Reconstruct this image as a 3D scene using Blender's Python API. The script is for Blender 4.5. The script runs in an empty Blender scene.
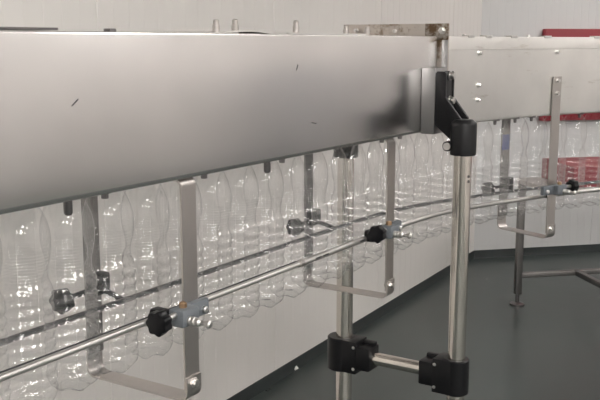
import bpy, bmesh, math, random
from mathutils import Vector, Matrix
random.seed(7)
sc = bpy.context.scene
COL = sc.collection
PI = math.pi
V = Vector

# ------------------------------------------------------------------ line of the conveyor
A0 = V((-0.4429, 1.3045, 0)); HD = math.radians(32.43)
D = V((math.sin(HD), math.cos(HD), 0)); N = V((math.cos(HD), -math.sin(HD), 0))
L0, RAD, ARC = 1.60, 1.742, 0.90          # straight length, bend radius, bend length

def frame(L):
    """point on the front face line, tangent, outward normal"""
    if L <= L0:
        return A0 + D * L, D, N
    c = A0 + D * L0 + N * RAD
    a = min(L - L0, ARC) / RAD
    h = HD + a
    t = V((math.sin(h), math.cos(h), 0)); n = V((math.cos(h), -math.sin(h), 0))
    p = c - n * RAD
    if L > L0 + ARC:
        p = p + t * (L - L0 - ARC)
    return p, t, n

def W(L, o, z):
    p, t, n = frame(L)
    q = p + n * o
    return V((q.x, q.y, z))

# ------------------------------------------------------------------ mesh helpers
class MB:
    def __init__(s): s.bm = bmesh.new()
    def box(s, c, ax, ay, az, bevel=0):
        """oriented box; ax, ay, az are half-extent vectors"""
        vs = []
        for i in (-1, 1):
            for j in (-1, 1):
                for k in (-1, 1):
                    vs.append(s.bm.verts.new(V(c) + ax * i + ay * j + az * k))
        f = [(0,1,3,2),(4,6,7,5),(0,4,5,1),(2,3,7,6),(0,2,6,4),(1,5,7,3)]
        fs = [s.bm.faces.new([vs[i] for i in q]) for q in f]
        bmesh.ops.recalc_face_normals(s.bm, faces=fs)
        if bevel:
            es = list({e for q in fs for e in q.edges})
            bmesh.ops.bevel(s.bm, geom=es, offset=bevel, segments=2, affect='EDGES', profile=0.5)
        return s
    def lbox(s, L, o0, o1, z0, z1, dl0, dl1, bevel=0):
        """box in the conveyor's frame at L, from dl0 to dl1 along it"""
        p, t, n = frame(L)
        c = p + n * ((o0 + o1) / 2) + t * ((dl0 + dl1) / 2) + V((0, 0, (z0 + z1) / 2))
        return s.box(c, t * ((dl1 - dl0) / 2), n * ((o1 - o0) / 2), V((0, 0, (z1 - z0) / 2)), bevel)
    def rings(s, rings, cap=True, closed=False):
        R = [[s.bm.verts.new(p) for p in r] for r in rings]
        m = len(R[0]); fs = []
        for i in range(len(R) - (0 if closed else 1)):
            a, b = R[i], R[(i + 1) % len(R)]
            for j in range(m):
                fs.append(s.bm.faces.new((a[j], a[(j + 1) % m], b[(j + 1) % m], b[j])))
        if cap and not closed:
            fs.append(s.bm.faces.new(R[0][::-1])); fs.append(s.bm.faces.new(R[-1]))
        bmesh.ops.recalc_face_normals(s.bm, faces=fs)
        return s
    def tube(s, pts, r, seg=16, cap=True):
        rr = []
        pts = [V(p) for p in pts]
        for i, p in enumerate(pts):
            t = (pts[min(i + 1, len(pts) - 1)] - pts[max(i - 1, 0)]).normalized()
            u = t.cross(V((0, 0, 1)))
            if u.length < .01: u = t.cross(V((0, 1, 0)))
            u.normalize(); v = u.cross(t)
            rad = r[i] if isinstance(r, (list, tuple)) else r
            rr.append([p + (u * math.cos(2*PI*k/seg) + v * math.sin(2*PI*k/seg)) * rad for k in range(seg)])
        return s.rings(rr, cap)
    def cyl(s, a, b, r, seg=20):
        a, b = V(a), V(b); return s.tube([a, b], r, seg)
    def lathe(s, base, axis, prof, seg=20, lobes=0, amp=0):
        """prof: (distance along the axis, radius)"""
        t = V(axis).normalized(); u = t.cross(V((0, 0, 1)))
        if u.length < .01: u = t.cross(V((0, 1, 0)))
        u.normalize(); v = u.cross(t); rr = []
        for h, r in prof:
            ring = []
            for k in range(seg):
                a = 2*PI*k/seg
                q = r * (1 + amp * math.cos(lobes * a)) if lobes else r
                ring.append(V(base) + t * h + (u * math.cos(a) + v * math.sin(a)) * q)
            rr.append(ring)
        return s.rings(rr)
    def sweep(s, prof, Ls):
        """closed (o, z) outline carried along the conveyor"""
        return s.rings([[W(L, o, z) for o, z in prof] for L in Ls])
    def strap(s, path, L, hw, th):
        """flat bar bent in the plane across the conveyor at L: path of (o, z), half width, thickness"""
        p, t, n = frame(L); rr = []
        for i, (o, z) in enumerate(path):
            a = path[max(i - 1, 0)]; b = path[min(i + 1, len(path) - 1)]
            dx, dz = b[0] - a[0], b[1] - a[1]; l = math.hypot(dx, dz)
            no, nz = -dz / l * th / 2, dx / l * th / 2
            P = lambda oo, zz, w: p + n * oo + t * w + V((0, 0, zz))
            rr.append([P(o + no, z + nz, -hw), P(o + no, z + nz, hw), P(o - no, z - nz, hw), P(o - no, z - nz, -hw)])
        return s.rings(rr)
    def prism(s, poly, origin, ex, ey, ez, d0, d1):
        """polygon (x, y) in ex/ey, extruded along ez from d0 to d1"""
        o = V(origin)
        return s.rings([[o + ex * x + ey * y + ez * d for x, y in poly] for d in (d0, d1)])

def finish(name, mb, mat, parent=None, origin=None, smooth=35, bevel=0):
    me = bpy.data.meshes.new(name)
    root = V((0, 0, 0))
    p = parent
    while p is not None:
        root += p.location; p = p.parent
    if origin is not None: root = root + (V(origin) - root)
    if bevel:
        es = [e for e in mb.bm.edges if len(e.link_faces) == 2 and e.calc_face_angle(0) > .6]
        bmesh.ops.bevel(mb.bm, geom=es, offset=bevel, segments=2, affect='EDGES', profile=.5)
    for v in mb.bm.verts: v.co -= root
    mb.bm.to_mesh(me); mb.bm.free()
    for q in me.polygons: q.use_smooth = True
    me.set_sharp_from_angle(angle=math.radians(smooth))
    me.materials.append(mat)
    o = bpy.data.objects.new(name, me); COL.objects.link(o)
    if parent is not None: o.parent = parent
    if origin is not None and parent is None: o.location = origin
    return o

def tag(o, label, cat, group=None, kind=None):
    o['label'] = label; o['category'] = cat
    if group: o['group'] = group
    if kind: o['kind'] = kind
    return o

def thing(name, loc, label, cat, group=None):
    o = bpy.data.objects.new(name, None); COL.objects.link(o)
    o.location = loc; o.empty_display_size = .05
    return tag(o, label, cat, group)

def struct(name, mb, mat, smooth=20):
    o = finish(name, mb, mat, smooth=smooth); o['kind'] = 'structure'; return o

# ------------------------------------------------------------------ materials
def new_mat(name):
    m = bpy.data.materials.new(name); m.use_nodes = True
    nt = m.node_tree; b = nt.nodes['Principled BSDF']
    return m, nt, b

def noise(nt, scale, detail=4, vec=None, rough=.55):
    n = nt.nodes.new('ShaderNodeTexNoise'); n.inputs['Scale'].default_value = scale
    n.inputs['Detail'].default_value = detail; n.inputs['Roughness'].default_value = rough
    if vec is not None: nt.links.new(vec, n.inputs['Vector'])
    return n.outputs['Fac']

def ramp(nt, fac, stops):
    r = nt.nodes.new('ShaderNodeValToRGB'); e = r.color_ramp.elements
    while len(e) < len(stops): e.new(.5)
    for q, (p, c) in zip(e, stops):
        q.position = p; q.color = (*c, 1) if len(c) == 3 else c
    nt.links.new(fac, r.inputs['Fac']); return r.outputs['Color']

def coords(nt, rot=0, scale=(1, 1, 1)):
    t = nt.nodes.new('ShaderNodeTexCoord'); m = nt.nodes.new('ShaderNodeMapping')
    m.inputs['Rotation'].default_value = (0, 0, rot); m.inputs['Scale'].default_value = scale
    nt.links.new(t.outputs['Object'], m.inputs['Vector']); return m.outputs['Vector']

def bump(nt, b, h, strength, dist=.001):
    n = nt.nodes.new('ShaderNodeBump'); n.inputs['Strength'].default_value = strength
    n.inputs['Distance'].default_value = dist
    nt.links.new(h, n.inputs['Height']); nt.links.new(n.outputs['Normal'], b.inputs['Normal'])

def steel(name, col, rough, var=.10, brush=(1, 1, 60), rot=0, bs=.12, stain=None, metal=1.0, rv=.07):
    m, nt, b = new_mat(name)
    b.inputs['Metallic'].default_value = metal
    big = noise(nt, 3.2, 5, coords(nt, rot))
    lo = tuple(c * (1 - var) for c in col); hi = tuple(min(1, c * (1 + var)) for c in col)
    c = ramp(nt, big, [(.3, lo), (.7, hi)])
    if stain:
        st = noise(nt, stain[1], 6, coords(nt, rot, (1, 1, stain[3] if len(stain) > 3 else 1)), .7)
        f = ramp(nt, st, [(stain[2], (0, 0, 0)), (stain[2] + .14, (1, 1, 1))])
        mx = nt.nodes.new('ShaderNodeMix'); mx.data_type = 'RGBA'
        nt.links.new(f, mx.inputs['Factor']); nt.links.new(c, mx.inputs['A']); mx.inputs['B'].default_value = (*stain[0], 1)
        c = mx.outputs['Result']
    nt.links.new(c, b.inputs['Base Color'])
    fine = noise(nt, 9, 3, coords(nt, rot, brush))
    r = nt.nodes.new('ShaderNodeMapRange')
    r.inputs['To Min'].default_value = rough - rv; r.inputs['To Max'].default_value = rough + rv
    nt.links.new(fine, r.inputs['Value']); nt.links.new(r.outputs['Result'], b.inputs['Roughness'])
    if bs: bump(nt, b, fine, bs, .0006)
    return m

def plain(name, col, rough=.5, metal=0, bs=0, bscale=200, var=0):
    m, nt, b = new_mat(name)
    if max(col) < .02: b.inputs['Specular IOR Level'].default_value = .3
    b.inputs['Roughness'].default_value = rough; b.inputs['Metallic'].default_value = metal
    n = noise(nt, bscale, 3, coords(nt))
    c = ramp(nt, n, [(.3, tuple(x * (1 - var) for x in col)), (.7, tuple(min(1, x * (1 + var)) for x in col))])
    nt.links.new(c, b.inputs['Base Color'])
    if bs: bump(nt, b, n, bs)
    return m

M_PANEL = steel('brushed_sheet', (.68, .662, .65), .25, .08, (1, 1, 40), 0, 0, rv=.004)
M_PANEL2 = steel('worn_sheet', (.80, .78, .755), .46, .08, (1, 1, 30), 0, 0, ((.50, .45, .39), 3.2, .60, 7), rv=.02)
M_FLANGE = steel('rusty_flange', (.56, .51, .47), .42, .15, (1, 1, 20), 0, 0, ((.20, .14, .09), 14, .52))
M_REAR = steel('darkened_bar_steel', (.24, .23, .225), .42, .12, (12, 12, 2), 0, .05)  # bar steel darkened, so the rear bars' shade sits in the colour
M_RUST = steel('rusty_plate', (.44, .40, .36), .45, .15, (1, 1, 20), 0, 0, ((.15, .10, .06), 30, .42))
M_BAR = steel('bar_steel', (.50, .47, .45), .36, .12, (12, 12, 2), HD, .08)
M_TUBE = steel('polished_tube', (.66, .62, .57), .17, .06, (30, 30, 2), 0, .04)
M_BOX = steel('box_steel', (.33, .325, .325), .38, .08, (10, 10, 2), 0, 0)
M_RAIL = steel('rail_steel', (.70, .68, .66), .38, .12, (30, 30, 30), 0, .08)
M_BOLT = steel('bolt_steel', (.70, .68, .66), .30, .05, (10, 10, 10), 0, 0)
M_BRASS = steel('brass', (.50, .33, .20), .35, .08, (10, 10, 10), 0, 0)
M_DARKST = steel('dark_steel', (.20, .19, .19), .38, .15, (10, 10, 10), 0, .05)
M_BLACK = plain('black_plastic', (.005, .005, .006), .38, 0, .05, 500, .1)
M_KNOB = plain('knob_plastic', (.004, .004, .005), .3, 0, 0)
M_GREY = plain('grey_casting', (.14, .155, .17), .5, .25, .1, 400, .1)
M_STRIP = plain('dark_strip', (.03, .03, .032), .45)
M_RED = plain('red_paint', (.28, .013, .025), .45, 0, 0, 30, .05)
M_BLUE = plain('blue_label', (.02, .06, .30), .4)
M_SCRAP = plain('white_scrap', (.75, .74, .70), .8, 0, .2, 80, .05)
M_MARK = plain('mark', (.03, .03, .035), .6)
M_REFL_SLAB = plain('reflection_slab_paint', (.27, .29, .33), .5)
M_CEIL = plain('ceiling_white', (.72, .72, .70), .7)

def wall_mat(name, col):
    m, nt, b = new_mat(name)
    n = noise(nt, 1.3, 5, coords(nt))
    nt.links.new(ramp(nt, n, [(.3, tuple(c * .97 for c in col)), (.7, tuple(c * 1.02 for c in col))]), b.inputs['Base Color'])
    b.inputs['Roughness'].default_value = .42
    return m
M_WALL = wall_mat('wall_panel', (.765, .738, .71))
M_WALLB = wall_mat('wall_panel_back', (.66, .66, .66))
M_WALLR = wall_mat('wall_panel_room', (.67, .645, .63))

def floor_mat():
    m, nt, b = new_mat('epoxy_floor')
    n = noise(nt, 2.2, 8, coords(nt), .65)
    nt.links.new(ramp(nt, n, [(.3, (.043, .054, .052)), (.7, (.060, .074, .071))]), b.inputs['Base Color'])
    g = noise(nt, 90, 3, coords(nt))
    r = nt.nodes.new('ShaderNodeMapRange'); r.inputs['To Min'].default_value = .22; r.inputs['To Max'].default_value = .40
    nt.links.new(n, r.inputs['Value']); nt.links.new(r.outputs['Result'], b.inputs['Roughness'])
    bump(nt, b, g, .12, .001)
    return m
M_FLOOR = floor_mat()
M_COVE = plain('cove', (.035, .042, .042), .4, 0, 0, 6, .15)

def pet_mat():
    m = bpy.data.materials.new('clear_plastic'); m.use_nodes = True
    nt = m.node_tree; nt.nodes.clear()
    out = nt.nodes.new('ShaderNodeOutputMaterial')
    lw = nt.nodes.new('ShaderNodeLayerWeight'); lw.inputs['Blend'].default_value = .5
    fac = lw.outputs['Facing']
    tr = nt.nodes.new('ShaderNodeBsdfTransparent')
    c = ramp(nt, fac, [(0, (.995, .995, .995)), (.6, (.98, .98, .98)), (.88, (.90, .90, .905)), (1, (.80, .80, .815))])
    nt.links.new(c, tr.inputs['Color'])
    gl = nt.nodes.new('ShaderNodeBsdfGlossy'); gl.inputs['Roughness'].default_value = .06
    gl.inputs['Color'].default_value = (1, 1, 1, 1)
    df = nt.nodes.new('ShaderNodeBsdfDiffuse'); df.inputs['Color'].default_value = (.85, .85, .86, 1)
    tl = nt.nodes.new('ShaderNodeBsdfTranslucent'); tl.inputs['Color'].default_value = (.85, .85, .86, 1)
    nz = noise(nt, 55, 2, coords(nt))
    bp = nt.nodes.new('ShaderNodeBump'); bp.inputs['Strength'].default_value = .03; bp.inputs['Distance'].default_value = .002
    nt.links.new(nz, bp.inputs['Height']); nt.links.new(bp.outputs['Normal'], gl.inputs['Normal'])
    m0 = nt.nodes.new('ShaderNodeMixShader'); m0.inputs['Fac'].default_value = .5
    nt.links.new(df.outputs[0], m0.inputs[1]); nt.links.new(tl.outputs[0], m0.inputs[2])
    m1 = nt.nodes.new('ShaderNodeMixShader'); m1.inputs['Fac'].default_value = .012
    nt.links.new(tr.outputs[0], m1.inputs[1]); nt.links.new(m0.outputs[0], m1.inputs[2])
    m2 = nt.nodes.new('ShaderNodeMixShader')
    rf = ramp(nt, fac, [(0, (.068,)*3), (.5, (.085,)*3), (.8, (.20,)*3), (1, (.70,)*3)])
    nt.links.new(rf, m2.inputs['Fac']); nt.links.new(m1.outputs[0], m2.inputs[1]); nt.links.new(gl.outputs[0], m2.inputs[2])
    nt.links.new(m2.outputs[0], out.inputs['Surface'])
    return m
M_PET = pet_mat()

def emis(name, col, s):
    m, nt, b = new_mat(name)
    b.inputs['Base Color'].default_value = (.8, .8, .8, 1)
    b.inputs['Emission Color'].default_value = (*col, 1); b.inputs['Emission Strength'].default_value = s
    return m

# ------------------------------------------------------------------ the room
CORNER = V((1.303, 6.584, 0)); LW = V((math.sin(math.radians(29.6)), math.cos(math.radians(29.6)), 0))
BW = V((math.sin(math.radians(77.6)), math.cos(math.radians(77.6)), 0))
HC = 3.4
PL = CORNER - LW * 15.5; PR = CORNER + BW * 3.2
P2 = V((4.3, PL.y, 0)); P3 = V((PL.x, PL.y, 0))

def ribbed(a, b, inward, pitch=.082, joint=1.148, depth=.0009):
    """panelled wall from a to b: thin grooves, a wider joint now and then"""
    d = (b - a); ln = d.length; d = d.normalized(); out = []
    x = 0; i = 0; per = round(joint / pitch)
    prof = [(0, 0)]
    while x + pitch < ln:
        x += pitch; i += 1
        w, dp = (.004, .003) if i % per == 0 else (.0024, depth)
        prof += [(x - w, 0), (x - w * .35, -dp), (x + w * .35, -dp), (x + w, 0)]
    prof.append((ln, 0))
    mb = MB(); bm = mb.bm
    lo = [bm.verts.new(a + d * x + inward * y) for x, y in prof]
    hi = [bm.verts.new(a + d * x + inward * y + V((0, 0, HC))) for x, y in prof]
    for k in range(len(prof) - 1): bm.faces.new((lo[k], lo[k + 1], hi[k + 1], hi[k]))
    blo = [bm.verts.new(a - inward * .08), bm.verts.new(b - inward * .08)]
    bhi = [bm.verts.new(a - inward * .08 + V((0, 0, HC))), bm.verts.new(b - inward * .08 + V((0, 0, HC)))]
    bm.faces.new((blo[0], bhi[0], bhi[1], blo[1]))
    return mb
nL = V((LW.y, -LW.x, 0)); nB = V((BW.y, -BW.x, 0))
struct('wall_left', ribbed(PL, CORNER, nL), M_WALL)
struct('wall_back', ribbed(CORNER, PR, nB, .06, .96, .0008), M_WALLB)
def slab_wall(a, b, inward):
    d = (b - a); return MB().box((a + b) / 2 - inward * .04 + V((0, 0, HC / 2)), d / 2, inward * .04, V((0, 0, HC / 2)))
dR = (P2 - PR).normalized(); nR = V((dR.y, -dR.x, 0))
struct('wall_right', slab_wall(PR, P2, nR), M_WALLR)
q0 = PR + dR * 2.95; q1 = PR + dR * 3.5
struct('reflection_slab_1', MB().box((q0 + q1) / 2 + nR * .02 + V((0, 0, 1.05)), (q1 - q0) / 2, nR * .018, V((0, 0, 1.05)), .004), M_REFL_SLAB)  # unseen slab added for the dark patch reflected in the front panel
struct('wall_front', slab_wall(P3, P2, V((0, 1, 0))), M_WALLR)
mb = MB()
foot = [PL, CORNER, PR, P2]
mb.rings([[V((p.x, p.y, z)) for p in foot] for z in (-.06, 0)])
struct('floor', mb, M_FLOOR)
mb = MB(); mb.rings([[V((p.x, p.y, z)) for p in foot] for z in (HC, HC + .06)])
struct('ceiling', mb, M_CEIL)
def cove(a, b, inward):
    mb = MB(); pr = [(0, 0), (.010, 0), (.007, .012), (.005, .035), (.004, .06), (0, .06)]
    return mb.rings([[p + inward * x + V((0, 0, z)) for x, z in pr] for p in (a, b)])
struct('baseboard_left', cove(PL, CORNER, nL), M_COVE)
struct('baseboard_back', cove(CORNER - BW * .01, PR, nB), M_COVE)

# ceiling luminaires: unseen panels; those along the right wall added to brighten reflections
LAMP = emis('lamp_panel', (1, .963, .925), 40)
LAMP_SOFT = emis('lamp_panel_soft', (1, .963, .925), 22)
def luminaire(x, y):
    p = V((x, y, 0))
    r = thing('ceiling_light', (x, y, HC - .03), 'unseen white ceiling light panel over the conveyor hall', 'ceiling light', 'ceiling light panels')
    finish('tray', MB().box(p + V((0, 0, HC - .012)), V((.49, 0, 0)), V((0, .30, 0)), V((0, 0, .012)), .004), M_CEIL, r)
    finish('diffuser', MB().box(p + V((0, 0, HC - .028)), V((.40, 0, 0)), V((0, .25, 0)), V((0, 0, .004)), .001), LAMP if y < -.5 and x < 2 else LAMP_SOFT, r)
for x, y in ((-.75, -2.5), (1.45, -2.5), (-.75, -4.9), (1.45, -4.9), (3.5, -2.5), (3.5, -4.9), (.5, .2), (1.9, -.9), (3.2, .6), (3.3, 2.9), (3.3, 5.2)):
    luminaire(x, y)

# ------------------------------------------------------------------ conveyor housing, straight section
ZB, ZT = 1.347, 1.617
def front_profile(top=ZT, face=0.0, lip=.03):
    f = face
    return [(f-.022, top), (f-.005, top), (f-.0015, top-.0015), (f, top-.005),
            (f, ZB+.010), (f-.0010, ZB+.005), (f-.0035, ZB+.0012), (f-.007, ZB), (f-lip, ZB), (f-lip, ZB+.002), (f-.007, ZB+.002),
            (f-.004, ZB+.004), (f-.002, ZB+.010), (f-.002, top-.005), (f-.005, top-.002), (f-.022, top-.002)]
CW = .22
def rear_profile():
    return [(-CW - o, z) for o, z in front_profile()]
S0, S1 = -.55, 1.560
con = thing('bottle_conveyor', W(.5, -.11, ZB), 'long straight stainless housing of the bottle conveyor filling the left of the photo', 'conveyor')
finish('front_panel', MB().sweep(front_profile(), [S0, S1]), M_PANEL, con, smooth=25)
finish('rear_panel', MB().sweep(rear_profile(), [S0, S1]), M_PANEL, con, smooth=25)
def top_cover(a, b, step=None):
    Ls = [a, b] if step is None else [a + (b - a) * i / step for i in range(step + 1)]
    return MB().sweep([(-.023, ZT - .006), (-.023, ZT - .003), (-CW + .023, ZT - .003), (-CW + .023, ZT - .006)], Ls)
finish('top_cover', top_cover(S0, S1), M_PANEL, con)
for o0, o1 in ((-.098, -.045), (-.175, -.122)):
    finish('neck_rail', MB().sweep([(o0, 1.362), (o1, 1.362), (o1, 1.368), (o0, 1.368)], [S0, S1]), M_BAR, con)
def on_top(L, o): return W(L, o, ZT - .003)
# lid sheets lying on the cover
def lid(name, L0_, L1_, o0, o1, z0, z1, lift=0, n=12):
    rr = []
    for i in range(n + 1):
        f = i / n; L = L0_ + (L1_ - L0_) * f; h = lift * math.sin(PI * f) ** 2
        rr.append([W(L, o0, z0 + h), W(L, o1, z0 + h), W(L, o1, z1 + h), W(L, o0, z1 + h)])
    return MB().rings(rr)
finish('lid_sheet', lid('', -.5, .162, -.205, -.035, ZT + .0015, ZT + .0055), M_DARKST, con)
finish('lid_sheet', lid('', .53, .80, -.20, -.02, ZT - .002, ZT + .0005, .006), M_PANEL2, con)
finish('lid_sheet', lid('', .81, 1.17, -.20, -.02, ZT + .0005, ZT + .0035), M_PANEL2, con)
# studs standing on the cover
STUDS = [(.579, -.04, .030), (.642, -.04, .032), (.872, -.04, .034), (1.10, -.04, .026), (1.209, -.04, .026)]
for L, o, h in STUDS:
    b = on_top(L, o)
    finish('stud', MB().lathe(b, (0, 0, 1), [(0, .0075), (h * .62, .0075), (h * .63, .0062), (h * .93, .0060), (h, .004)], 14), M_BAR, con)
b = on_top(.35, -.10)
finish('latch', MB().lbox(.345, -.108, -.092, ZT - .003, ZT + .007, -.008, .008, .001), M_DARKST, con)
finish('upright_block', MB().lbox(.066, -.085, -.055, ZT - .003, 1.655, -.04, .0, .003), M_BAR, con)
# pins and bolt heads below the lip
for L, h, r in ((.152, .026, .0075), (.725, .026, .0075)):
    b = W(L, -.020, ZB)
    finish('pin', MB().lathe(b, (0, 0, -1), [(-.004, r), (h * .8, r), (h * .95, r * .8), (h, r * .5)], 14), M_DARKST, con)
for L in (.236, .507, .783, 1.262, 1.371):
    b = W(L, -.020, ZB)
    finish('bolt', MB().lathe(b, (0, 0, -1), [(-.003, .009), (.002, .009), (.0022, .0065), (.010, .0065)], 6), M_DARKST, con, smooth=20)
# small dark scuffs on the front
for L, z, dl, dz in ((.158, 1.505, .007, .005), (.814, 1.545, .003, .006), (.885, 1.418, .010, -.002)):
    p, t, n = frame(L)
    a = W(L, .0002, z); u = (t * dl + V((0, 0, dz)))
    w = u.normalized().cross(n)
    finish('scuff_mark', MB().box(a, u, w * .0008, n * .0003), M_MARK, con)
# end flange
fl = finish('end_flange', MB().lbox(1.575, -.318, .028, ZB - .002, 1.652, 0, .006, .0008), M_FLANGE, con)
finish('flange_edge', MB().lbox(1.575, .009, .0275, ZB, 1.606, -.004, -.0003, .001), M_BOX, fl)
finish('corner_plate', MB().lbox(1.575, -.045, .0285, 1.606, 1.6525, -.003, -.0002, .001), M_RUST, fl)
for o, z, r in ((.010, 1.632, .009), (-.140, 1.632, .005), (-.270, 1.634, .006)):
    p = W(1.5715, o, z)
    finish('bolt', MB().lathe(p, -D, [(0, r * 1.25), (.003, r * 1.25), (.0032, r), (.011, r), (.013, r * .7)], 6), M_BOLT, fl, smooth=20)
# box mounted on the housing front, where the support is bolted
bx0, bx1 = 1.458, 1.538
fb = finish('mounting_box', MB().lbox(1.5, .0005, .042, ZB - .002, 1.529, bx0 - 1.5, bx1 - 1.5, .002), M_BOX, con)

# curved section
cur = thing('bottle_conveyor', W(2.2, -.11, ZB), 'curved stainless housing of the bottle conveyor on the right behind the support post', 'conveyor')
C0, C1 = 1.583, 3.3
CL = [C0 + (C1 - C0) * i / 40 for i in range(41)]
def curved_profile():
    f = 0
    return [(f-.022, ZT), (f-.004, ZT), (f-.001, ZT-.001), (f, ZT-.004), (f, ZT-.040), (f-.0012, ZT-.041), (f-.0012, ZB+.012), (f-.003, ZB+.004), (f-.008, ZB), (f-.03, ZB),
            (f-.03, ZB+.002), (f-.008, ZB+.002), (f-.0035, ZB+.012), (f-.003, ZT-.004), (f-.005, ZT-.002), (f-.022, ZT-.002)]
finish('front_panel', MB().sweep(curved_profile(), CL), M_PANEL2, cur, smooth=25)
finish('rear_panel', MB().sweep(rear_profile(), CL), M_PANEL, cur, smooth=25)
finish('top_cover', top_cover(C0, C1, 40), M_PANEL, cur)
for o0, o1 in ((-.098, -.045), (-.175, -.122)):
    finish('neck_rail', MB().sweep([(o0, 1.362), (o1, 1.362), (o1, 1.368), (o0, 1.368)], CL), M_BAR, cur)
for L, z in ((1.845, 1.566), (1.845, 1.466), (1.845, 1.420), (2.285, 1.566)):
    p, t, n = frame(L)
    finish('screw', MB().lathe(W(L, -.002, z), n, [(0, .0085), (.003, .0085), (.0032, .006), (.012, .006), (.014, .004)], 8), M_BOLT, cur, smooth=20)
for L in (1.79, 1.90, 2.05, 2.235, 2.49):
    finish('lid_clip', MB().lbox(L, -.022, .003, ZT - .004, ZT + .004, -.018, .018, .001), M_BOLT, cur)
for L in (1.80, 2.17):
    finish('rivet', MB().lathe(on_top(L, -.03), (0, 0, 1), [(0, .006), (.008, .006), (.011, .004)], 10), M_BOLT, cur)
for L in (1.985, 2.10, 2.19, 2.44):
    finish('bolt', MB().lathe(W(L, -.018, ZB), (0, 0, -1), [(-.003, .016), (.003, .016), (.0032, .006), (.016, .005)], 8), M_DARKST, cur, smooth=20)

# ------------------------------------------------------------------ support stand (two posts across the conveyor)
PS, PO, QO = 1.459, .130, -.240
st = thing('support_stand', W(PS, -.06, 0), 'two post stainless support stand with black plastic clamps right of centre', 'stand')
X = lambda o, z, dl=0: W(PS + dl, o, z)
fp = finish('post', MB().cyl(X(PO, .05), X(PO, 1.335), .025, 32), M_TUBE, st)
rp = finish('post', MB().cyl(X(QO, .05), X(QO, 1.330), .025, 32), M_TUBE, st)
for p_, o in ((fp, PO), (rp, QO)):
    finish('foot', MB().lathe(X(o, 0), (0, 0, 1), [(0, .045), (.012, .045), (.02, .02), (.022, .012), (.05, .012)], 24), M_BLACK, p_)
for dz in (0, .014):
    nn = (N * .55 - D * .83)
    c = X(PO, 1.222 + dz) + V((N.x * .9 + D.x * -.43, N.y * .9 + D.y * -.43, 0)).normalized() * .0245
    finish('screw', MB().lathe(c, V((N.x * .9 - D.x * .43, N.y * .9 - D.y * .43, 0)), [(0, .004), (.0015, .004), (.0018, .0025)], 10), M_DARKST, fp)
finish('cross_tube', MB().cyl(X(PO - .02, .654), X(QO + .02, .654), .0195, 28), M_TUBE, st)
# cross clamps
def cross_clamp(o, sgn):
    mb = MB()
    zc, h = .654, .052
    e = .010 if sgn > 0 else 0
    mb.lathe(X(o - e, zc - h), (0, 0, 1), [(0, .034 + e * .6), (.003, .037 + e * .6), (2*h - .003, .037 + e * .6), (2*h, .034 + e * .6)], 32)
    # arm towards the cross tube, stepped
    a0, a1 = sorted((o, o + sgn * .060)); mb.lbox(PS, a0, a1, zc - h + .001, zc + h - .001, -.037, .037, .004)
    a0, a1 = sorted((o + sgn * .03, o + sgn * .104)); mb.lbox(PS, a0, a1, zc - .036, zc + .036, -.034, .034, .005)
    a0, a1 = sorted((o + sgn * .02, o + sgn * .100)); mb.lbox(PS, a0, a1, zc - .02, zc + h - .006, .012, .030, .004)
    c = finish('clamp', mb, M_BLACK, st)
    for dz in (-.034, .034):
        q = X(o + sgn * .052, zc + dz) - D * .0365
        finish('screw', MB().lathe(q, -D, [(0, .005), (.0012, .005), (.0014, .0028)], 12), M_BOLT, c)
    return c
cross_clamp(PO, -1); cross_clamp(QO, 1)
# head bracket: block bolted to the box, arm sloping out to the collar
mb = MB()
EX, EY, EZ = N, V((0, 0, 1)), D
org = X(0, 0)
mb.prism([(.043, 1.515), (.047, 1.520), (.069, 1.520), (.073, 1.515), (.073, 1.450), (.120, 1.392), (.120, 1.335), (.088, 1.335), (.043, 1.372)], org, EX, EY, EZ, 0, .010)
mb.prism([(.043, 1.515), (.047, 1.520), (.069, 1.520), (.073, 1.515), (.073, 1.450), (.120, 1.392), (.120, 1.335), (.088, 1.335), (.043, 1.372)], org, EX, EY, EZ, .052, .062)
mb.prism([(.043, 1.518), (.071, 1.518), (.071, 1.440), (.085, 1.400), (.118, 1.378), (.118, 1.34), (.09, 1.337), (.043, 1.374)], org, EX, EY, EZ, .008, .054)
hb = finish('head_bracket', mb, M_BLACK, st, bevel=.0012)
mb = MB().lathe(X(PO, 1.293), (0, 0, 1), [(0, .034), (.002, .036), (.084, .036), (.090, .034), (.098, .024)], 32)
finish('collar', mb, M_BLACK, hb)
ear = X(PO - .034, 1.318)
finish('ear', MB().cyl(ear - D * .032, ear + D * .03, .014, 20), M_BLACK, hb)
finish('bolt', MB().lathe(ear - D * .032, -D, [(0, .0105), (.004, .0105), (.0042, .006), (.005, .006)], 12), M_BOLT, hb)
for z in (1.508, 1.440):
    c = X(.0725, z, .031)
    finish('bolt', MB().lathe(c, N, [(0, .013), (.003, .013), (.0032, .010), (.014, .010), (.0145, .006)], 14), M_BOLT, hb)
# rear bracket under the housing
mb = MB().lathe(X(QO, 1.262), (0, 0, 1), [(0, .034), (.002, .037), (.078, .037), (.082, .033)], 32)
rb = finish('rear_bracket', mb, M_BLACK, st)
finish('arm', MB().lbox(PS, QO - .005, QO + .037, 1.31, 1.346, -.06, -.02, .004), M_BLACK, rb)
c = X(QO + .03, 1.285, -.045)
finish('knob', MB().lathe(c, N, [(0, .018), (.004, .02), (.016, .02), (.02, .016)], 36, 6, .1), M_KNOB, rb)

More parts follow.
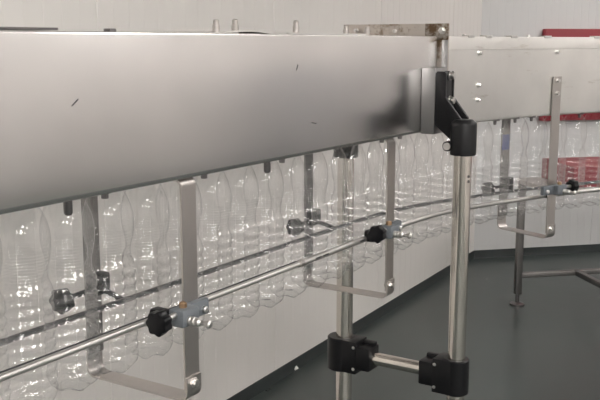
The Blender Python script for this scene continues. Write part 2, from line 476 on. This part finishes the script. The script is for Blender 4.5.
# ------------------------------------------------------------------ guide brackets
BHW, BTH = .0215, .004
def corner(cx, cz, r, a0, a1, n=7):
    return [(cx + r * math.cos(math.radians(a0 + (a1 - a0) * i / n)), cz + r * math.sin(math.radians(a0 + (a1 - a0) * i / n))) for i in range(n + 1)]
def guide_bracket(L, label, o_f=-.004, o_r=-.268, outside=False, zbot=.910, blue=False):
    r = thing('guide_bracket', W(L, o_f, zbot), label, 'bracket', 'U shaped guide brackets under the conveyor')
    if outside:
        path = [(.0035, 1.482), (.0035, 1.2), (.0035, .93)]
    else:
        path = [(o_f - .022, ZB - .0022)] + corner(o_f - .012, ZB - .0142, .012, 90, 0) + [(o_f, 1.2), (o_f, .93)]
        path[0] = (o_f - .024, ZB - .0022)
    fb_ = finish('front_bar', MB().strap(path, L, BHW, BTH), M_BAR, r, smooth=50)
    of = path[-1][0] + BTH + .0002
    rr = .020
    pth = [(of, .958)] + corner(of - rr, zbot + rr, rr, 0, -90) + corner(o_r + rr, zbot + rr, rr, 270, 180) + [(o_r, .95), (o_r, .995)]
    cb = finish('cross_bar', MB().strap(pth, L, BHW, BTH), M_BAR, r, smooth=50)
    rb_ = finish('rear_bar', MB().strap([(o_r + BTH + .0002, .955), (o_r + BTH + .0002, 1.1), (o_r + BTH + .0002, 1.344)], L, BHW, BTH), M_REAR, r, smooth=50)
    p, t, n = frame(L)
    finish('bolt', MB().lathe(W(L, of + .002, .944), n, [(0, .011), (.002, .011), (.0022, .008), (.008, .008)], 6), M_BOLT, cb, smooth=20)
    finish('nut', MB().lathe(W(L, path[-1][0] - .002, .944), -n, [(0, .010), (.008, .010)], 6), M_BAR, cb, smooth=20)
    finish('bolt', MB().lathe(W(L, o_r + .006, .978), n, [(0, .010), (.006, .010), (.007, .006)], 6), M_DARKST, cb, smooth=20)
    if outside:
        for z in (1.468, 1.424):
            finish('bolt', MB().lathe(W(L, .0055, z), n, [(0, .010), (.002, .010), (.0022, .007), (.009, .007)], 6), M_BOLT, fb_, smooth=20)
    if blue:
        finish('blue_label', MB().lbox(L, o_r + .0063, o_r + .0068, 1.205, 1.262, -.019, .019), M_BLUE, rb_)
    return r
LU = (.437, 1.287, 2.291)
guide_bracket(LU[0], 'flat steel guide bracket nearest the camera, its front bar crossing the lower left')
guide_bracket(LU[1], 'middle flat steel guide bracket, just left of the black clamped support post')
guide_bracket(LU[2], 'flat steel guide bracket bolted outside the curved housing on the right', outside=True, blue=True, o_r=-.226)

# ------------------------------------------------------------------ guide rails
def zrail(L):
    f = min(max((L - 1.35) / .9, 0), 1); f = f * f * (3 - 2 * f)
    return 1.0815 - .027 * f
def rail_pts(a, b, o, dz=0, n=70):
    return [W(a + (b - a) * i / n, o, zrail(a + (b - a) * i / n) + dz) for i in range(n + 1)]
OF, OR = -.042, -.178
fr = thing('guide_rail', W(.5, OF, zrail(.5)), 'bright round front guide rail running along the near side of bottles', 'rail', 'bottle guide rails')
finish('rod', MB().tube(rail_pts(-.5, .92, OF, 0, 10), .0062, 16), M_RAIL, fr)
finish('sleeve', MB().tube(rail_pts(.90, 3.2, OF), .0078, 16), M_RAIL, fr)
finish('collar', MB().tube(rail_pts(.888, .902, OF, 0, 2), .0092, 16), M_BAR, fr)
finish('dark_edge_strip', MB().tube(rail_pts(-.5, .90, OF - .0062, .0042, 10), .0032, 8), M_STRIP, fr)  # dark strip drawn in for the shadow gap along the rod's upper edge
for L in (.965, 1.00, 1.19):
    p, t, n = frame(L)
    finish('scuff_mark', MB().lbox(L, OF + .0070, OF + .0079, zrail(L) - .001, zrail(L) + .0025, -.014, .014), M_MARK, fr)
rr_ = thing('guide_rail', W(.5, OR, zrail(.5)), 'dark rear guide rail seen through the bottles on their far side', 'rail', 'bottle guide rails')
finish('rod', MB().tube(rail_pts(-.6, 3.3, OR), .0062, 16), M_DARKST, rr_)
finish('dark_edge_strip', MB().tube(rail_pts(-.6, 3.3, OR + .0062, .003), .0034, 8), M_STRIP, rr_)

# ------------------------------------------------------------------ rail clamps
def star_knob(c, axis, r=.023, th=.018):
    return MB().lathe(c, axis, [(0, r * .8), (.002, r * .95), (th - .003, r), (th - .001, r * .95), (th, r * .8)], 56, 7, .085)
def rail_clamp(L, label, front=True, flip=1, dz=0, o_r=-.268):
    p, t, n = frame(L); z = zrail(L) + .004
    g = 'black knobbed rail clamps'
    if front:
        z += dz
        r = thing('rail_clamp', W(L, .015, z), label, 'clamp', g)
        bo = .0075 if flip < 0 else -.0015
        S = lambda a, b: tuple(sorted((a * flip, b * flip)))
        b = finish('block', MB().lbox(L, bo, bo + .036, z - .016, z + .018, *S(-.068, -.018), .005), M_GREY, r)
        finish('plate', MB().lbox(L, bo + .0005, bo + .016, z - .015, z + .017, *S(-.022, .036), .003), M_GREY, b)
        q = W(L, bo + .034, z - .004) - t * .050 * flip
        ax = (n * .97 + V((0, 0, -.02)) + t * .10).normalized()
        finish('spigot', MB().lathe(q, ax, [(-.002, .009), (.006, .009), (.007, .0075), (.009, .009), (.014, .009), (.015, .0075), (.017, .0085), (.024, .008), (.028, .0045), (.037, .004), (.039, .006), (.042, .008), (.047, .008), (.050, .005)], 18), M_BOLT, r)
        q = W(L, bo + .018, z + .0185) - t * .046 * flip
        finish('cap_bolt', MB().lathe(q, (0, 0, 1), [(-.001, .0075), (.008, .0075), (.010, .005)], 6), M_BRASS, b, smooth=20)
        q = W(L, bo + .0155, z - .002) + t * .018 * flip
        finish('bolt', MB().lathe(q, n, [(-.001, .007), (.007, .007), (.009, .004)], 8), M_BOLT, b, smooth=20)
        q = W(L, bo + .017, z + .008) - t * .067 * flip
        kax = (-t * flip * .97 + n * .06 - V((0, 0, .03))).normalized()
        finish('stem', MB().cyl(q, q + kax * .04, .006, 12), M_BOLT, r)
        finish('knob', star_knob(q + kax * .036, kax, .0225, .024), M_KNOB, r)
        zr = zrail(L)
        finish('rail_grip', MB().lbox(L, OF - .003, OF + .030, zr - .008, zr + .024, *S(-.074, -.048), .006), M_BLACK, r)
    else:
        r = thing('rail_clamp', W(L, -.235, z), label, 'clamp', g)
        finish('block', MB().lbox(L, o_r + .0066, o_r + .034, z + .000, z + .044, -.024, .022, .004), M_BLACK, r)
        finish('rail_grip', MB().cyl(W(L, o_r + .030, z + .012), W(L, OR, zrail(L)), .006, 12), M_BLACK, r)
        q = W(L, o_r + .018, z + .012) - t * .02
        kax = (-t * .98 + n * .1).normalized()
        finish('stem', MB().cyl(q, q + kax * .09, .006, 12), M_BLACK, r)
        finish('knob', star_knob(q + kax * .074, kax, .024, .024), M_KNOB, r)
    return r
rail_clamp(LU[0], 'grey clamp with black star knob on the nearest guide bracket front bar', dz=.007)
rail_clamp(LU[1], 'grey clamp with black star knob on the middle bracket, front rail', dz=.018)
rail_clamp(LU[2] - .032, 'grey clamp with knob on the right bracket of the curved housing', flip=-1, dz=.028)
rail_clamp(LU[0], 'dark knobbed clamp behind the bottles at the left edge, on rear rail', front=False)
rail_clamp(LU[1], 'dark knobbed clamp behind the bottles left of centre, on rear rail', front=False)
rail_clamp(LU[2], 'dark knobbed clamp behind the bottles just right of the support post', front=False, o_r=-.226)

# ------------------------------------------------------------------ bottles
BH = .364
def bottle_mesh():
    cm = [(0.0, .0485)]
    def rad(t):                       # t: 0 at the housing's lower edge, 1 at the base
        pts = [(-.09, .0125), (-.012, .0125), (.0, .0135), (.015, .0195), (.04, .0282), (.08, .0366), (.13, .0436), (.185, .0474), (.235, .0475), (.29, .0448), (.35, .0402),
               (.385, .0402), (.42, .0452), (.455, .0483), (.93, .0485), (.955, .0468), (.98, .0415), (1.0, .0330)]
        n = len(pts)
        sl = []
        for k in range(n):                # limited (monotone) cubic slopes
            if k in (0, n - 1): sl.append(0); continue
            d0 = (pts[k][1] - pts[k-1][1]) / (pts[k][0] - pts[k-1][0]); d1 = (pts[k+1][1] - pts[k][1]) / (pts[k+1][0] - pts[k][0])
            sl.append(0 if d0 * d1 <= 0 else 2 * d0 * d1 / (d0 + d1))
        for k in range(n - 1):
            (a, ra), (b, rb_) = pts[k], pts[k + 1]
            if a <= t <= b:
                h = b - a; f = (t - a) / h
                return ((2*f**3 - 3*f*f + 1) * ra + (f**3 - 2*f*f + f) * h * sl[k] + (3*f*f - 2*f**3) * rb_ + (f**3 - f*f) * h * sl[k + 1])
        return pts[-1][1]
    prof = []
    t = -.012
    ts = []; t = -.012
    while t < 1:
        ts.append(t); t += .0026 if .25 < t < .39 else (.006 if .45 < t < .93 else .0085)
    ts.append(1.0)
    for t in ts:
        r = rad(t)
        if .47 < t < .92:
            ph = ((t - .47) / .0565) % 1
            g = math.exp(-((ph - .5) / .2) ** 2); r -= .0034 * g
        if .255 < t < .385:
            r += .0005 * math.sin((t - .255) / .0155 * 2 * PI)
        prof.append((BH * (1 - t), r))
    prof = [(BH * 1.012 + .045, .0118), (BH * 1.012 + .032, .0122), (BH * 1.012 + .0232, .0122), (BH * 1.012 + .0230, .0195), (BH * 1.012 + .0205, .0195), (BH * 1.012 + .0200, .0125)] + prof
    prof += [(.003, .026), (.010, .012), (.012, .003)]
    bm = bmesh.new(); seg = 44; R = []
    for h, r in prof:
        ring = []
        for k in range(seg):
            a = 2 * PI * k / seg
            q, hh = r, h
            if h < .03:
                w = min(1, (.03 - h) / .03) * min(1, max(0, (r - .003) / .02))
                lob = .5 - .5 * math.cos(5 * a)
                hh = h + .005 * w * lob; q = r - .002 * w * lob
            ring.append(bm.verts.new((q * math.cos(a), q * math.sin(a), hh)))
        R.append(ring)
    for i in range(len(R) - 1):
        for k in range(seg):
            bm.faces.new((R[i][k], R[i + 1][k], R[i + 1][(k + 1) % seg], R[i][(k + 1) % seg]))
    bm.faces.new(R[-1][::-1])
    bmesh.ops.recalc_face_normals(bm, faces=bm.faces[:])
    me = bpy.data.meshes.new('plastic_bottle'); bm.to_mesh(me); bm.free()
    for q in me.polygons: q.use_smooth = True
    me.materials.append(M_PET)
    return me
bme = bottle_mesh()
OB, PITCH = -.110, .1015
bots = []
L = .028
src = None
while L < 2.75:
    if src is None:
        src = bpy.data.objects.new('plastic_bottle', bme); o = src
    else:
        o = src.copy()
    COL.objects.link(o)
    o.location = W(L, OB, ZB - BH); o.rotation_euler = (0, 0, random.uniform(0, 6.28))
    bots.append((L, o))
    a = L; lo, hi = L, L + 2 * PITCH
    for _ in range(40):
        mid = (lo + hi) / 2
        if (W(mid, OB, 0) - W(a, OB, 0)).length < PITCH: lo = mid
        else: hi = mid
    L = lo

# ------------------------------------------------------------------ camera
cam = bpy.data.cameras.new('camera'); cam.lens = 54; cam.sensor_width = 36; cam.clip_start = .05
co = bpy.data.objects.new('camera', cam); COL.objects.link(co)
PITCHDOWN = math.atan(158 / 900)
co.location = (0, 0, 1.6); co.rotation_euler = (PI / 2 - PITCHDOWN, 0, 0)
sc.camera = co
def px(p):
    d = V(p) - V((0, 0, 1.6)); c, s = math.cos(PITCHDOWN), math.sin(PITCHDOWN)
    dep = d.y * c - d.z * s
    return 300 + 900 * d.x / dep

# bottle labels: counted from the bars and the post in front of them
ORD = ['', 'first', 'second', 'third', 'fourth', 'fifth', 'sixth', 'seventh', 'eighth', 'ninth', 'tenth']
marks = [(px(W(LU[0], 0, 1.2)), 'front bar of the nearest bracket'), (px(W(LU[1], 0, 1.2)), 'front bar of the middle bracket'),
         (px(W(PS, PO, 1.2)), 'black headed support post'), (px(W(LU[2], 0, 1.2)), 'front bar of the right hand bracket')]
cnt = {}
xs = sorted((px(o.location + V((0, 0, .18))), i) for i, (L, o) in enumerate(bots))
for x, i in xs:
    k, (mx, nm) = min(enumerate(marks), key=lambda q: abs(q[1][0] - x) + (0 if True else 0))
    # left or right of the nearest landmark, numbered outward from it
    side = 'left' if x < mx else 'right'
    cnt.setdefault((k, side), []).append((abs(x - mx), i))
for (k, side), lst in cnt.items():
    for j, (dd, i) in enumerate(sorted(lst)):
        tag(bots[i][1], 'empty clear plastic bottle, %s one %s of the %s' % (ORD[j + 1], side, marks[k][1]), 'bottle', 'clear bottles hanging in the conveyor')

# ------------------------------------------------------------------ beyond the conveyor
ms = thing('machine_stand', (1.34, 5.363, 0), 'steel tube stand carrying a red box on the floor beyond the curved conveyor', 'stand')
u = V((math.sin(math.radians(79)), math.cos(math.radians(79)), 0)); w = V((u.y, -u.x, 0)); b0 = V((1.34, 5.363, 0))
def leg(p):
    l = finish('leg', MB().box(p + V((0, 0, .418)), u * .019, w * .019, V((0, 0, .347)), .002), M_REAR, ms)
    finish('foot', MB().lathe(p, (0, 0, 1), [(0, .045), (.012, .045), (.022, .018), (.024, .012), (.075, .012)], 20), M_DARKST, l)
leg(b0); leg(b0 + u * 1.5); 
finish('foot', MB().lathe(b0 + w * .92 + u * .385, (0, 0, 1), [(0, .045), (.012, .045), (.022, .018), (.024, .012), (.176, .012)], 20), M_DARKST, ms)
finish('floor_rail', MB().box(b0 + u * .75 + V((0, 0, .19)), u * .74, w * .016, V((0, 0, .016)), .002), M_REAR, ms)
finish('floor_rail', MB().box(b0 + u * .385 + w * .475 + V((0, 0, .19)), w * .47, u * .016, V((0, 0, .016)), .002), M_REAR, ms)
finish('top_frame', MB().box(b0 + u * .75 + w * .18 + V((0, 0, .778)), u * .78, w * .20, V((0, 0, .014)), .003), M_BAR, ms)
finish('red_box', MB().box(b0 + u * .95 + w * .2 + V((0, 0, .852)), u * .83, w * .2, V((0, 0, .060)), .006), M_RED, ms)

def on_back(x):                        # point of the back wall along a bearing
    k = x
    # solve CORNER + BW*s with X/Y = k
    s = (k * CORNER.y - CORNER.x) / (BW.x - k * BW.y)
    return CORNER + BW * s
a = on_back(240 / 900 * .99); b = a + BW * 1.7
pnl = MB().box((a + b) / 2 + nB * .03 + V((0, 0, 1.36)), (b - a) / 2, nB * .027, V((0, 0, .335)), .01)
pn = finish('wall_panel', pnl, M_RED, None, origin=(a + b) / 2 + V((0, 0, 1.36)))
tag(pn, 'large red panel mounted on the back wall behind the curved conveyor', 'panel')
# scrap by the wall
bm_ = MB()
bmesh.ops.create_icosphere(bm_.bm, subdivisions=2, radius=.022)
for v in bm_.bm.verts:
    v.co.z *= .55; v.co *= random.uniform(.75, 1.2)
base = V((-0.030, 4.247, .011))
for v in bm_.bm.verts: v.co += base
sp = finish('scrap', bm_, M_SCRAP, None, origin=(base.x, base.y, 0), smooth=180)
tag(sp, 'small white scrap lying on the floor against the left wall', 'scrap')

# ------------------------------------------------------------------ world and colour
wd = bpy.data.worlds.new('world'); sc.world = wd; wd.use_nodes = True
wd.node_tree.nodes['Background'].inputs['Color'].default_value = (.9, .95, 1, 1)
wd.node_tree.nodes['Background'].inputs['Strength'].default_value = .3
vs = sc.view_settings
vs.view_transform = 'Standard'; vs.look = 'None'; vs.gamma = 1; vs.exposure = 0.50; vs.use_curve_mapping = False
sc.cycles.transparent_max_bounces = 64
sc.cycles.max_bounces = 10
sc.cycles.use_denoising = True
sc.cycles.use_adaptive_sampling = False
